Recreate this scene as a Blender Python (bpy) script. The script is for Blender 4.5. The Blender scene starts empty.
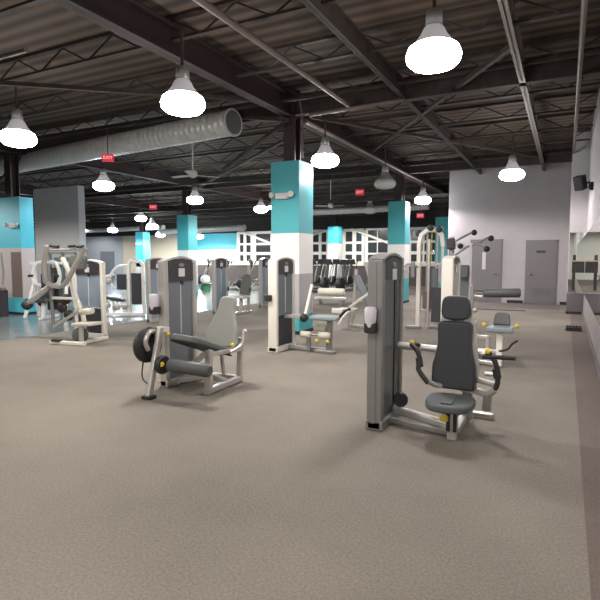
import bpy, math, random
from mathutils import Vector, Matrix
random.seed(7)
S = bpy.context.scene
C = S.collection
PI = math.pi

# ------------------------------------------------------------------ materials
def mat(name, col, rough=.5, metal=0.0, noise=0.0, nscale=40.0, bump=0.0, emit=0.0, spec=.5, col2=None, trans=0.0):
    m = bpy.data.materials.new(name); m.use_nodes = True
    nt = m.node_tree; b = nt.nodes['Principled BSDF']
    b.inputs['Base Color'].default_value = (*col, 1); b.inputs['Roughness'].default_value = rough
    b.inputs['Metallic'].default_value = metal; b.inputs['Specular IOR Level'].default_value = spec
    if trans: b.inputs['Transmission Weight'].default_value = trans
    if emit:
        b.inputs['Emission Color'].default_value = (*col, 1); b.inputs['Emission Strength'].default_value = emit
    if noise or bump:
        tc = nt.nodes.new('ShaderNodeTexCoord'); n = nt.nodes.new('ShaderNodeTexNoise')
        n.inputs['Scale'].default_value = nscale; n.inputs['Detail'].default_value = 4
        nt.links.new(tc.outputs['Object'], n.inputs['Vector'])
        if noise:
            r = nt.nodes.new('ShaderNodeValToRGB')
            a = col2 or tuple(max(0, c*(1-noise)) for c in col); d = tuple(min(1, c*(1+noise)) for c in col)
            r.color_ramp.elements[0].color = (*a, 1); r.color_ramp.elements[1].color = (*d, 1)
            r.color_ramp.elements[0].position = .3; r.color_ramp.elements[1].position = .7
            nt.links.new(n.outputs['Fac'], r.inputs['Fac']); nt.links.new(r.outputs['Color'], b.inputs['Base Color'])
        if bump:
            bp = nt.nodes.new('ShaderNodeBump'); bp.inputs['Strength'].default_value = bump; bp.inputs['Distance'].default_value = .01
            nt.links.new(n.outputs['Fac'], bp.inputs['Height']); nt.links.new(bp.outputs['Normal'], b.inputs['Normal'])
    return m

def carpet_mat(name, col, dark):
    m = bpy.data.materials.new(name); m.use_nodes = True
    nt = m.node_tree; b = nt.nodes['Principled BSDF']; b.inputs['Roughness'].default_value = .95
    b.inputs['Specular IOR Level'].default_value = .15
    tc = nt.nodes.new('ShaderNodeTexCoord')
    n1 = nt.nodes.new('ShaderNodeTexNoise'); n1.inputs['Scale'].default_value = 62; n1.inputs['Detail'].default_value = 5; n1.inputs['Roughness'].default_value = .75
    n2 = nt.nodes.new('ShaderNodeTexNoise'); n2.inputs['Scale'].default_value = .55; n2.inputs['Detail'].default_value = 5
    mul = nt.nodes.new('ShaderNodeMix'); mul.data_type = 'FLOAT'; mul.inputs[0].default_value = .38
    r = nt.nodes.new('ShaderNodeValToRGB')
    r.color_ramp.elements[0].color = (*dark, 1); r.color_ramp.elements[1].color = (*col, 1)
    r.color_ramp.elements[0].position = .34; r.color_ramp.elements[1].position = .62
    nt.links.new(tc.outputs['Object'], n1.inputs['Vector']); nt.links.new(tc.outputs['Object'], n2.inputs['Vector'])
    nt.links.new(n1.outputs['Fac'], mul.inputs[2]); nt.links.new(n2.outputs['Fac'], mul.inputs[3])
    nt.links.new(mul.outputs[0], r.inputs['Fac']); nt.links.new(r.outputs['Color'], b.inputs['Base Color'])
    bp = nt.nodes.new('ShaderNodeBump'); bp.inputs['Strength'].default_value = .5; bp.inputs['Distance'].default_value = .006
    nt.links.new(n1.outputs['Fac'], bp.inputs['Height']); nt.links.new(bp.outputs['Normal'], b.inputs['Normal'])
    return m

def deck_mat(name):
    m = bpy.data.materials.new(name); m.use_nodes = True
    nt = m.node_tree; b = nt.nodes['Principled BSDF']; b.inputs['Roughness'].default_value = .8
    tc = nt.nodes.new('ShaderNodeTexCoord'); mp = nt.nodes.new('ShaderNodeMapping'); mp.inputs['Scale'].default_value = (.3, 1, 1)
    w = nt.nodes.new('ShaderNodeTexWave'); w.bands_direction = 'Y'; w.inputs['Scale'].default_value = 1.1; w.inputs['Distortion'].default_value = .3
    n = nt.nodes.new('ShaderNodeTexNoise'); n.inputs['Scale'].default_value = 1.3; n.inputs['Detail'].default_value = 6
    mx = nt.nodes.new('ShaderNodeMix'); mx.data_type = 'FLOAT'; mx.inputs[0].default_value = .5
    r = nt.nodes.new('ShaderNodeValToRGB')
    r.color_ramp.elements[0].color = (.034, .025, .020, 1); r.color_ramp.elements[1].color = (.135, .092, .064, 1)
    r.color_ramp.elements[0].position = .25; r.color_ramp.elements[1].position = .8
    L = nt.links.new
    L(tc.outputs['Object'], mp.inputs['Vector']); L(mp.outputs['Vector'], w.inputs['Vector']); L(mp.outputs['Vector'], n.inputs['Vector'])
    L(w.outputs['Fac'], mx.inputs[2]); L(n.outputs['Fac'], mx.inputs[3]); L(mx.outputs[0], r.inputs['Fac']); L(r.outputs['Color'], b.inputs['Base Color'])
    return m

M = dict(
    carpet=carpet_mat('carpet', (.258, .233, .196), (.122, .108, .092)),
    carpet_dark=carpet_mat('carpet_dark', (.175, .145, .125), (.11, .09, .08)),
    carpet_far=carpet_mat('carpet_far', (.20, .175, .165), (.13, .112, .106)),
    gloss=mat('gloss_floor', (.185, .215, .225), .2, noise=.2, nscale=3, spec=.45),
    deck=deck_mat('deck'),
    steel_dark=mat('steel_dark', (.045, .032, .028), .6, noise=.3, nscale=6),
    steel_red=mat('steel_red', (.035, .018, .020), .5),
    conduit=mat('conduit', (.17, .135, .12), .45, .3),
    wall_grey=mat('wall_grey', (.47, .44, .455), .7, noise=.03, nscale=3),
    wall_side=mat('wall_side', (.48, .455, .46), .7, noise=.03, nscale=3),
    wall_block=mat('wall_block', (.46, .45, .46), .7, noise=.03, nscale=3),
    wall_blue=mat('wall_blue', (.36, .40, .47), .7),
    wall_beige=mat('wall_beige', (.60, .54, .45), .7),
    wall_white=mat('wall_white', (.80, .79, .74), .6),
    wall_black=mat('wall_black', (.035, .03, .03), .8),
    wall_low=mat('wall_low', (.075, .06, .058), .7),
    wall_strip=mat('wall_strip', (.25, .225, .22), .7),
    wall_plum=mat('wall_plum', (.13, .115, .12), .7),
    teal=mat('teal', (.075, .43, .475), .5, noise=.04, nscale=2),
    teal_bright=mat('teal_bright', (.07, .50, .64), .5, noise=.04, nscale=2),
    white_paint=mat('white_paint', (.90, .90, .86), .55),
    pinkish=mat('pinkish', (.50, .44, .43), .6),
    brown_panel=mat('brown_panel', (.17, .13, .12), .5),
    door_grey=mat('door_grey', (.185, .170, .178), .5),
    door_blue=mat('door_blue', (.16, .19, .23), .5),
    black=mat('black_rubber', (.016, .015, .016), .55),
    silver=mat('silver_paint', (.52, .50, .47), .32, .55),
    silver_dark=mat('silver_dark', (.27, .265, .26), .38, .5),
    cream=mat('cream_paint', (.70, .67, .60), .4, .1),
    white_frame=mat('white_frame', (.80, .80, .77), .35, .1),
    shroud=mat('shroud_grey', (.155, .17, .185), .35, .1),
    shroud_blue=mat('shroud_blue', (.22, .27, .32), .35, .1),
    shroud_near=mat('shroud_near', (.13, .135, .138), .35, .2),
    header=mat('header_plum', (.038, .032, .036), .4),
    plate=mat('stack_plate', (.035, .035, .04), .5),
    pad_navy=mat('pad_navy', (.030, .033, .040), .55, bump=.1, nscale=120),
    pad_seat=mat('pad_seat', (.085, .098, .10), .5, bump=.1, nscale=120),
    pad_green=mat('pad_green', (.30, .31, .275), .55, bump=.1, nscale=120),
    pad_olive=mat('pad_olive', (.10, .11, .10), .5),
    pad_teal=mat('pad_teal', (.20, .25, .25), .5),
    roller_grey=mat('roller_grey', (.068, .070, .070), .5),
    roller_cream=mat('roller_cream', (.52, .50, .43), .5),
    yellow=mat('yellow', (.62, .47, .03), .4),
    placard=mat('placard', (.62, .60, .60), .5),
    emblem=mat('emblem', (.22, .20, .21), .5),
    lilac=mat('lilac_plastic', (.60, .57, .63), .35),
    chrome=mat('chrome', (.7, .7, .7), .15, 1),
    mirror=mat('mirror_glass', (.80, .84, .82), .02, 1),
    glass_night=mat('night_glass', (.045, .048, .055), .12, spec=.8),
    glass_green=mat('dark_green', (.10, .15, .15), .3),
    duct=mat('duct_metal', (.55, .54, .52), .4, .25, noise=.12, nscale=9),
    grille=mat('grille', (.09, .085, .085), .6),
    lens=mat('lens_glow', (1, .97, .97), .4, emit=38),
    lens_cool=mat('lens_glow_cool', (.86, .97, 1), .4, emit=38),
    lens_off=mat('lens_off', (.55, .54, .52), .25),
    reflector=mat('reflector', (.60, .58, .60), .3, 0, emit=.35),
    reflector_off=mat('reflector_off', (.36, .35, .34), .3, .4),
    red=mat('exit_red', (.62, .025, .06), .5, emit=.45),
    pink=mat('exit_letters', (.95, .6, .6), .5, emit=.6),
    sill=mat('cream_sill', (.70, .62, .45), .6),
    tan=mat('tan', (.38, .28, .19), .5),
    console=mat('console', (.03, .03, .035), .35),
    screen=mat('screen', (.30, .28, .22), .3),
    green=mat('green', (.05, .22, .10), .5),
)

# ------------------------------------------------------------------ mesh builder
class MB:
    def __init__(s, m=None):
        s.v = []; s.f = []; s.sm = []; s.m = m or Matrix.Identity(4)
    def add(s, vs, fs, smooth=False, m=None):
        n = len(s.v); mm = s.m @ m if m is not None else s.m
        s.v += [tuple(mm @ Vector(v)) for v in vs]
        s.f += [tuple(i+n for i in f) for f in fs]; s.sm += [smooth]*len(fs)
        return s
    def box(s, c, d, m=None):
        x, y, z = (k/2 for k in d)
        vs = [(c[0]+a*x, c[1]+b*y, c[2]+e*z) for a in (-1, 1) for b in (-1, 1) for e in (-1, 1)]
        return s.add(vs, [(0,1,3,2), (4,6,7,5), (0,4,5,1), (2,3,7,6), (0,2,6,4), (1,5,7,3)], False, m)
    def sweep(s, pts, sec, smooth=True, caps=True, scales=None, up=None):
        P = [Vector(p) for p in pts]; n = len(P); k = len(sec); vs = []; ref = None
        for i, p in enumerate(P):
            a = (P[i]-P[i-1]).normalized() if i else (P[1]-P[0]).normalized()
            b = (P[i+1]-P[i]).normalized() if i < n-1 else a
            t = (a+b).normalized() if (a+b).length > 1e-6 else a
            if ref is None:
                u = Vector(up) if up else (Vector((0, 0, 1)) if abs(t.z) < .9 else Vector((0, 1, 0)))
                ref = (u - t*u.dot(t)).normalized()
            else:
                ref = (ref - t*ref.dot(t)).normalized()
            side = t.cross(ref)
            cosh = max(.5, a.dot(t)); sc = scales[i] if scales else 1.0
            bend = (b-a); bend = bend.normalized() if bend.length > 1e-4 else None
            for (x, y) in sec:
                o = side*x*sc + ref*y*sc
                if bend is not None:
                    bb = (bend - t*bend.dot(t))
                    if bb.length > 1e-5:
                        bb.normalize(); o += bb*o.dot(bb)*(1/cosh-1)
                vs.append(tuple(p+o))
        fs = [(i*k+j, i*k+(j+1) % k, (i+1)*k+(j+1) % k, (i+1)*k+j) for i in range(n-1) for j in range(k)]
        s.add(vs, fs, smooth)
        if caps: s.add([vs[j] for j in range(k)], [tuple(range(k))[::-1]]); s.add(vs[-k:], [tuple(range(k))])
        return s
    def tube(s, pts, r, n=10, scales=None):
        return s.sweep(pts, [(r*math.cos(2*PI*j/n), r*math.sin(2*PI*j/n)) for j in range(n)], True, True, scales)
    def bar(s, pts, w, h, up=None):
        return s.sweep(pts, [(-w/2, -h/2), (w/2, -h/2), (w/2, h/2), (-w/2, h/2)], False, True, None, up)
    def prism(s, out, t, o, U, V, smooth=False):
        U = Vector(U).normalized(); V = Vector(V).normalized(); N = U.cross(V); o = Vector(o); k = len(out)
        vs = [tuple(o+U*a+V*b+N*(-t/2)) for a, b in out]+[tuple(o+U*a+V*b+N*(t/2)) for a, b in out]
        return s.add(vs, [tuple(range(k))[::-1], tuple(range(k, 2*k))]+[(j, (j+1) % k, k+(j+1) % k, k+j) for j in range(k)], smooth)
    def lathe(s, prof, o, ax=(0, 0, 1), n=24):
        ax = Vector(ax).normalized(); u = ax.orthogonal().normalized(); w = ax.cross(u); o = Vector(o); vs = []
        for (r, h) in prof:
            for j in range(n):
                a = 2*PI*j/n; vs.append(tuple(o+ax*h+u*r*math.cos(a)+w*r*math.sin(a)))
        k = len(prof)
        s.add(vs, [(i*n+j, i*n+(j+1) % n, (i+1)*n+(j+1) % n, (i+1)*n+j) for i in range(k-1) for j in range(n)], True)
        s.add(vs[:n], [tuple(range(n))[::-1]]); s.add(vs[-n:], [tuple(range(n))])
        return s
    def ball(s, o, r, n=14):
        return s.lathe([(max(.001, r*math.sin(PI*i/8)), -r*math.cos(PI*i/8)) for i in range(9)], o, n=n)
    def build(s, name, m, parent=None, bevel=0, seg=2):
        me = bpy.data.meshes.new(name); me.from_pydata(s.v, [], s.f)
        for p, q in zip(me.polygons, s.sm): p.use_smooth = q or bevel > 0
        me.materials.append(m); me.validate(); me.update()
        import bmesh
        bm = bmesh.new(); bm.from_mesh(me); bmesh.ops.recalc_face_normals(bm, faces=bm.faces); bm.to_mesh(me); bm.free()
        o = bpy.data.objects.new(name, me); C.objects.link(o); o.parent = parent
        if bevel:
            b = o.modifiers.new('bevel', 'BEVEL'); b.width = bevel; b.segments = seg; b.limit_method = 'ANGLE'; b.angle_limit = math.radians(40); b.harden_normals = True
        return o

def T(x, y, z=0, rz=0): return Matrix.Translation((x, y, z)) @ Matrix.Rotation(rz, 4, 'Z')
def thing(name, label, cat, loc=(0, 0, 0), rz=0, group=None):
    o = bpy.data.objects.new(name, None); C.objects.link(o); o.empty_display_size = .1
    o.location = loc; o.rotation_euler = (0, 0, rz); o['label'] = label; o['category'] = cat
    if group: o['group'] = group
    return o
def tag(o, label, cat, group=None):
    o['label'] = label; o['category'] = cat
    if group: o['group'] = group
    return o
def struct(o, label=None):
    o['kind'] = 'structure'
    if label: o['label'] = label
    return o
def sbox(name, a, b, m, parent=None, label=None):
    c = [(p+q)/2 for p, q in zip(a, b)]; d = [abs(q-p) for p, q in zip(a, b)]
    o = MB().box(c, d).build(name, m, parent)
    return struct(o, label) if parent is None else o
def dup(root, loc, rz=None, label=None):
    r = root.copy(); C.objects.link(r); r.location = loc
    if rz is not None: r.rotation_euler = (0, 0, rz)
    if label: r['label'] = label
    for ch in list(root.children):
        c = ch.copy(); C.objects.link(c); c.parent = r
        for g in list(ch.children):
            d = g.copy(); C.objects.link(d); d.parent = c
    return r
def rel(root): return Matrix.Translation(-Vector(root.location))    # lets parts be written in room coordinates

def smooth_outline(pts, n=6):
    """closed Catmull-Rom through pts"""
    out = []; k = len(pts)
    for i in range(k):
        p0, p1, p2, p3 = (Vector((*pts[(i+d) % k], 0)) for d in (-1, 0, 1, 2))
        for j in range(n):
            t = j/n
            q = .5*((2*p1)+(p2-p0)*t+(2*p0-5*p1+4*p2-p3)*t*t+(3*p1-p0-3*p2+p3)*t**3)
            out.append((q.x, q.y))
    return out
def curve3(pts, n=5):
    out = []; k = len(pts); P = [Vector(p) for p in pts]
    for i in range(k-1):
        p0 = P[max(0, i-1)]; p1 = P[i]; p2 = P[i+1]; p3 = P[min(k-1, i+2)]
        for j in range(n):
            t = j/n
            out.append(tuple(.5*((2*p1)+(p2-p0)*t+(2*p0-5*p1+4*p2-p3)*t*t+(3*p1-p0-3*p2+p3)*t**3)))
    out.append(tuple(P[-1])); return out

# ------------------------------------------------------------------ room shell (X to the right along the end wall, Y away along the mirror wall)
ZD = 4.95
sbox('floor', (-9.4, -10, -.1), (.55, 30, 0), M['carpet'])
sbox('floor_left', (-38, -10, -.1), (-9.4, 30, 0), M['gloss'])
sbox('trim_1', (.16, -10, 0), (.48, 16.2, .004), M['carpet_dark'])  # darker strip of floor along the right wall
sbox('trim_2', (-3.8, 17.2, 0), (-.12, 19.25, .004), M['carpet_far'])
sbox('trim_3', (-2.4, 16.45, 0), (-1.0, 16.6, .012), M['black'])
sbox('ceiling', (-38, -10, ZD), (.6, 30, ZD+.1), M['deck'])
# right wall with its mirror
rw = sbox('wall_right', (.48, -10, 0), (.7, 16.2, ZD), M['wall_side'])
sbox('trim_4', (.44, -10, 0), (.48, 16.2, .07), M['wall_plum'])
sbox('wall_right_lower', (.472, -10, .07), (.481, 16.2, .58), M['wall_strip'])
mr = sbox('wall_mirror', (.470, 3.0, .58), (.479, 16.195, 2.2), M['mirror'])
pl = sbox('wall_pilaster', (.06, 16.2, .58), (.7, 16.9, 3.72), M['wall_side'])
sbox('wall_pilaster_base', (.06, 16.2, .07), (.7, 16.9, .58), M['wall_plum'])
sbox('baseboard_pilaster', (.05, 16.17, 0), (.7, 16.9, .07), M['black'])
sbox('wall_pilaster_mirror', (.075, 16.188, .60), (.47, 16.199, 2.25), M['mirror'])
sbox('wall_pilaster_upper', (.06, 16.3, 3.72), (.7, 16.9, ZD), M['wall_block'])
sbox('wall_right_far', (.48, 16.9, 0), (.7, 19.3, ZD), M['wall_grey'])
# end wall with the grey doors
sbox('wall_end', (-3.82, 19.3, 0), (.7, 29.2, ZD), M['wall_grey'])
sbox('baseboard_end', (-1.22-.55, 19.27, 0), (-1.26, 19.3, .1), M['black'])
sbox('baseboard_end_right', (-.13, 19.27, 0), (.48, 19.3, .1), M['black'])

def door(n, x0, x1, y, h, m, window=None, louver=False, plaque=False, side=-1):
    d = sbox('door_%d' % n, (x0, y-.05, .01), (x1, y-.002, h), m); 
    sbox('door_frame', (x0-.05, y-.035, 0), (x0, y-.001, h+.05), m, d); sbox('door_frame', (x1, y-.035, 0), (x1+.05, y-.001, h+.05), m, d)
    sbox('door_frame', (x0-.05, y-.035, h), (x1+.05, y-.001, h+.05), m, d)
    hx = x0+.08 if side < 0 else x1-.08
    MB().tube([(hx, y-.05, 1.0), (hx, y-.11, 1.0), (hx+.12*-side, y-.11, 1.0)], .018).build('door_handle', M['chrome'], d)
    if window: sbox('door_glass', (window[0], y-.056, 1.15), (window[1], y-.049, 1.75), M['placard'], d)
    if louver:
        mb = MB()
        for k in range(6): mb.box(((x0+x1)/2, y-.056, .32+k*.045), ((x1-x0)*.62, .012, .03))
        mb.build('louver', M['door_grey'], d)
    if plaque: sbox('door_sign', ((x0+x1)/2-.16, y-.057, 1.72), ((x0+x1)/2+.12, y-.049, 1.80), M['header'], d)
door(1, -1.17, -.28, 19.3, 2.10, M['door_grey'], louver=True, plaque=True)
door(2, -2.98, -2.0, 19.3, 2.15, M['door_grey'], window=(-2.62, -2.50), side=1)

# far walls, partly seen between the machines
sbox('wall_far_blue', (-38, 29, 0), (-29.7, 29.2, 3.45), M['wall_blue'])
sbox('wall_far_beige', (-29.7, 29, 0), (-22.8, 29.2, 3.2), M['wall_beige'])
sbox('wall_far_teal', (-22.8, 29, 2.1), (-19.5, 29.2, 3.2), M['teal_bright'])
sbox('wall_far_white', (-22.8, 29, 0), (-19.5, 29.2, 2.1), M['wall_white'])
sbox('wall_far', (-19.5, 29, 0), (-3.82, 29.2, 3.4), M['wall_white'])
sbox('wall_far_lower', (-22.8, 28.9, 0), (-3.82, 28.98, 1.08), M['wall_low'])
sbox('wall_far_upper', (-38, 28.98, 3.2), (-3.82, 29.2, ZD), M['wall_black'])
sbox('wall_left', (-38.2, -10, 0), (-38, 29.2, ZD), M['wall_blue'])
sbox('wall_back', (-38, -10.2, 0), (.7, -10, ZD), M['wall_white'])
sbox('wall_partition', (-19.15, 14, 0), (-16.6, 14.3, 4.3), M['wall_block'])
sbox('baseboard_partition', (-19.15, 13.97, 0), (-16.6, 14, .1), M['black'])
door(3, -32.05, -30.7, 29, 2.0, M['door_blue'])

def window(n, x0, x1, cols, rows=((2.52, 3.1), (1.93, 2.38), (1.35, 1.75))):
    y = 28.99
    w = sbox('window_%d' % n, (x0, y-.03, 1.2), (x1, y-.012, 3.25), M['glass_night'])
    mb = MB(); xs = [x0]+[c for cc in cols for c in cc]+[x1]
    for a, b in zip(xs[::2], xs[1::2]): mb.box(((a+b)/2, y-.05, 2.22), (b-a, .05, 2.1))
    zs = [3.27]+[z for r in rows for z in r[::-1]]+[1.17]
    for b, a in zip(zs[::2], zs[1::2]): mb.box(((x0+x1)/2, y-.05, (a+b)/2), (x1-x0, .052, b-a))
    mb.build('window_frame', M['white_paint'], w)
    MB().box(((x0+x1)/2, y-.1, 1.13), (x1-x0, .2, .09)).build('window_sill', M['sill'], w)
window(1, -19.4, -16.0, [(-19.2, -18.9), (-18.7, -18.35), (-17.95, -16.85)])
window(2, -14.2, -12.8, [(-13.85, -13.46), (-13.27, -12.95)])
window(3, -11.85, -10.55, [(-11.7, -11.27), (-11.03, -10.68)])
window(4, -10.45, -8.95, [(-10.3, -9.75), (-9.7, -9.1)], ((2.55, 3.15), (1.85, 2.45), (1.35, 1.75)))
window(5, -7.9, -6.2, [(-7.75, -7.1), (-7.0, -6.35)])
for i, (a, b) in enumerate((((-18.8, 28.85, 3.2), (-16.3, 28.85, 2.3)), ((-17.5, 28.85, 1.0), (-16.2, 28.85, 1.7)), ((-14.1, 28.85, 2.9), (-12.9, 28.85, 3.2)), ((-11.3, 28.85, 3.25), (-8.9, 28.85, 2.35)))):
    struct(MB().tube([a, b], .07, 8).build('trim_%d' % (5+i), M['white_paint']))

# columns: teal head, white middle, teal foot, steel above
def column(i, x, y, w, zt, zm, teal, white, zw=1.23, mid='wall_block', foot=.40, dp=None):
    dp = dp or w
    # x,y = the front right corner
    c = sbox('column', (x-w, y, 0), (x, y+dp, foot), M[teal]); 
    sbox('column_teal_head', (x-w, y, zm), (x, y+dp, zt), M[teal], c)
    sbox('column_white_band', (x-w, y, zw), (x, y+dp, zm), M[white], c)
    sbox('column_lower_band', (x-w, y, foot), (x, y+dp, zw), M[mid], c)
    sbox('column_plinth', (x-w-.015, y-.015, 0), (x+.015, y+dp+.015, .07), M['black'], c)
    mb = MB(); cx, cy = x-w/2, y+dp/2
    mb.box((cx, cy-.12, (zt+ZD)/2), (.26, .02, ZD-zt)).box((cx, cy+.12, (zt+ZD)/2), (.26, .02, ZD-zt)).box((cx, cy, (zt+ZD)/2), (.02, .24, ZD-zt))
    mb.build('column_steel_post', M['steel_red'], c)
    c.name = 'column'
    return c
c1 = column(1, -4.76, 9.30, .64, 3.48, 2.05, 'teal', 'white_paint')
MB().tube([(-4.66, 9.25, 3.5), (-4.66, 9.25, 4.3), (-4.72, 9.25, 4.6)], .02, 8).build('column_conduit', M['conduit'], c1)
c2 = column(2, -13.08, 9.13, 1.1, 3.19, 1.82, 'teal_bright', 'pinkish', .46, 'pinkish', .46, .40)
MB().box((-13.3, 9.125, 1.1), (.42, .02, 1.22)).build('column_panel', M['brown_panel'], c2)
column(3, -14.19, 17.5, .60, 3.36, 1.88, 'teal', 'white_paint')
column(4, -23.9, 25, .62, 3.2, 1.0, 'teal_bright', 'teal_bright')
column(5, -4.91, 17.5, .60, 3.48, 2.02, 'teal', 'white_paint', 1.3, 'wall_block', .85)
column(6, -4.93, 25, .62, 3.47, 1.2, 'teal', 'teal')
column(7, -11.38, 27, .62, 3.3, 2.35, 'teal_bright', 'white_paint', .5)

# ------------------------------------------------------------------ ceiling steel
def joist_x(y, x0=-37.9, x1=.45, zb=4.62, depth=.28, m='steel_dark'):
    mb = MB(); L = x1-x0
    mb.box(((x0+x1)/2, y, ZD-.025), (L, .09, .05)).box(((x0+x1)/2, y, zb), (L, .08, .035))
    n = int(L/.55)
    for k in range(n):
        a = x0+L*k/n; b = x0+L*(k+1)/n
        za, zb2 = (ZD-.04, zb) if k % 2 else (zb, ZD-.04)
        mb.bar([(a, y, za), (b, y, zb2)], .022, .022)
    return struct(mb.build('ceiling_joist', M[m]))
y = -8.6
while y < 28.8:
    joist_x(y); y += 1.62
def ibeam(name, a, b, zb, h, w=.2, m='steel_dark'):
    ax = Vector(b)-Vector(a); Lx = ax.length; mid = (Vector(a)+Vector(b))/2; ang = math.atan2(ax.y, ax.x)
    mb = MB(T(mid.x, mid.y, 0, ang))
    mb.box((0, 0, zb+.012), (Lx, w, .024)).box((0, 0, zb+h-.012), (Lx, w, .024)).box((0, 0, zb+h/2), (Lx, .016, h))
    return struct(mb.build(name, M[m]))
for x in (-5.08, -13.4, -21.7): ibeam('ceiling_girder', (x, -9.9, 0), (x, 28.9, 0), 4.38, .44, m='steel_red')
for yy in (1.3, 9.6, 17.8, 25.3): ibeam('ceiling_beam', (-37.9, yy, 0), (.45, yy, 0), 4.42, .40, .16)
def conduit(a, b, r=.03, m='conduit'): return struct(MB().tube([a, b], r, 8).build('ceiling_conduit', M[m]))
ibeam('ceiling_girder', (-.74, -9.9, 0), (-.74, 19.3, 0), 4.42, .30, .10, 'conduit')
ibeam('ceiling_girder', (-2.75, -9.9, 0), (-2.75, 19.3, 0), 4.46, .3, .09)
conduit((-3.75, 4, 4.42), (-3.75, 9.5, 4.42), .045); conduit((-4.92, 9.9, 4.38), (-4.83, 28, 4.38), .05)
conduit((.07, -9.9, 4.4), (.09, 16.2, 4.4), .035); conduit((-4.6, 9.45, 4.36), (-2.7, 9.44, 4.40), .04)
conduit((-12.5, 4.8, 4.35), (-6.6, 4.8, 4.35), .03); conduit((-30, 15.2, 4.2), (-5.2, 15.2, 4.2), .04, 'steel_dark')
for a, b in (((-5.05, 9.4, 4.3), (-7.0, 9.9, 3.55)), ((-5.05, 9.4, 4.3), (-7.6, 9.5, 4.75)), ((-.75, 8, 4.5), (-4.9, 14, 4.5)), ((-4.9, 10, 4.5), (-.8, 17, 4.5)), ((-5.1, 17.7, 4.3), (-6.6, 17.9, 3.6)), ((-13.5, 9.5, 4.3), (-15, 9.7, 3.6)), ((-13.2, 2.0, 4.5), (-5.2, 8.6, 4.5)), ((-13.2, 17, 4.4), (-5.2, 10.5, 4.4))):
    struct(MB().bar([a, b], .07, .07).build('ceiling_brace', M['steel_dark']))
for yy in (20.2, 22.0, 24.0, 26.6): ibeam('ceiling_beam', (-37.9, yy, 0), (-3.9, yy, 0), 3.85, .12, .14)

# round ducts
d = thing('air_duct', 'large grey spiral air duct crossing under the ceiling with an open end', 'duct', (-6.0, 8.85, 4.24))
A = Vector((0, 0, 0)); B = Vector((-20.2, 2.5, .02)); ax = (B-A).normalized(); LN = (B-A).length
prof = []
k = 0
while k*.16 < LN:
    prof += [(.249, k*.16), (.249, k*.16+.13), (.253, k*.16+.14), (.253, k*.16+.155)]; k += 1
MB().lathe(prof, A, ax, 28).build('duct_pipe', M['duct'], d)
MB().lathe([(.27, 0), (.27, .05), (.24, .05), (.24, -.0)], A-ax*.01, ax, 28).build('end_collar', M['duct'], d)
MB().lathe([(.23, 0), (.23, .01)], A-ax*.015, ax, 28).build('end_cap', M['grille'], d)
mb = MB()
for k in range(9): mb.box((0, 0, 0), (1.5, .025, .02), Matrix.Translation(A+ax*1.1+Vector((0, -.225, -.06-k*.001))+Vector((0, k*.013, -.0-k*.014))) @ Matrix.Rotation(math.atan2(ax.y, ax.x), 4, 'Z'))
mb.build('register_grille', M['grille'], d)
for q in (2, 6, 10, 14): MB().tube([A+ax*q+Vector((0, 0, .25)), A+ax*q+Vector((0, 0, .70))], .012, 6).build('hanger_rod', M['steel_dark'], d)
for (a, b, r, lab) in (((-12.6, 23.4, 3.78), (-5.5, 23.4, 3.84), .15, 'long shiny round duct high before the far windows'), ((-21.5, 24, 3.08), (-15.6, 24, 3.2), .16, 'pale round duct hanging before the teal band on the far wall'), ((-31, 26.5, 3.5), (-23.5, 26.5, 3.55), .16, 'grey round duct high before the beige far wall')):
    d = thing('air_duct', lab, 'duct', a)
    MB().tube([(0, 0, 0), tuple(Vector(b)-Vector(a))], r, 16).build('duct_pipe', M['duct'], d)
    v = Vector(b)-Vector(a)
    for q in (.2, .8): MB().tube([tuple(v*q+Vector((0, 0, r*.9))), tuple(v*q+Vector((0, 0, 4.95-a[2])))], .015, 6).build('hanger_rod', M['steel_dark'], d)
    for q in (.1, .4, .7, .95): MB().lathe([(r*1.06, -.04), (r*1.06, .04)], v*q, v.normalized(), 16).build('seam_collar', M['duct'], d)

# ------------------------------------------------------------------ high bay lights
def make_light(lens, refl, label):
    t = thing('high_bay_light', label, 'light', (0, 0, 0), 0, 'high bay lights')
    MB().lathe([(.02, .98), (.02, .42)], (0, 0, 0), n=8).build('hanger_rod', M['steel_dark'], t)
    MB().lathe([(.05, .52), (.085, .50), (.095, .36), (.08, .33)], (0, 0, 0), n=16).build('ballast_housing', M['reflector_off'], t)
    MB().lathe([(.09, .34), (.11, .32), (.15, .24), (.22, .15), (.25, .12), (.2, .11)], (0, 0, 0), n=28).build('reflector', M[refl], t)
    MB().lathe([(.20, .16), (.27, .11), (.30, .03), (.285, -.03), (.23, -.08), (.13, -.11), (.01, -.12)], (0, 0, 0), n=28).build('lens', M[lens], t)
    return t
LS = .72
def lamp(x, y, z, P, col=(1, .94, .90)):  # spot below a high bay lens, also used for the added fill
    l = bpy.data.lights.new('bay_or_fill_spot', 'SPOT'); l.energy = P*LS; l.color = col; l.shadow_soft_size = .2
    l.spot_size = math.radians(174); l.spot_blend = .25
    o = bpy.data.objects.new('bay_or_fill_spot', l); C.objects.link(o); o.location = (x, y, z)
WARM = (1, .94, .88); PINK = (1, .91, .95); COOL = (.86, .96, 1)
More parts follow.
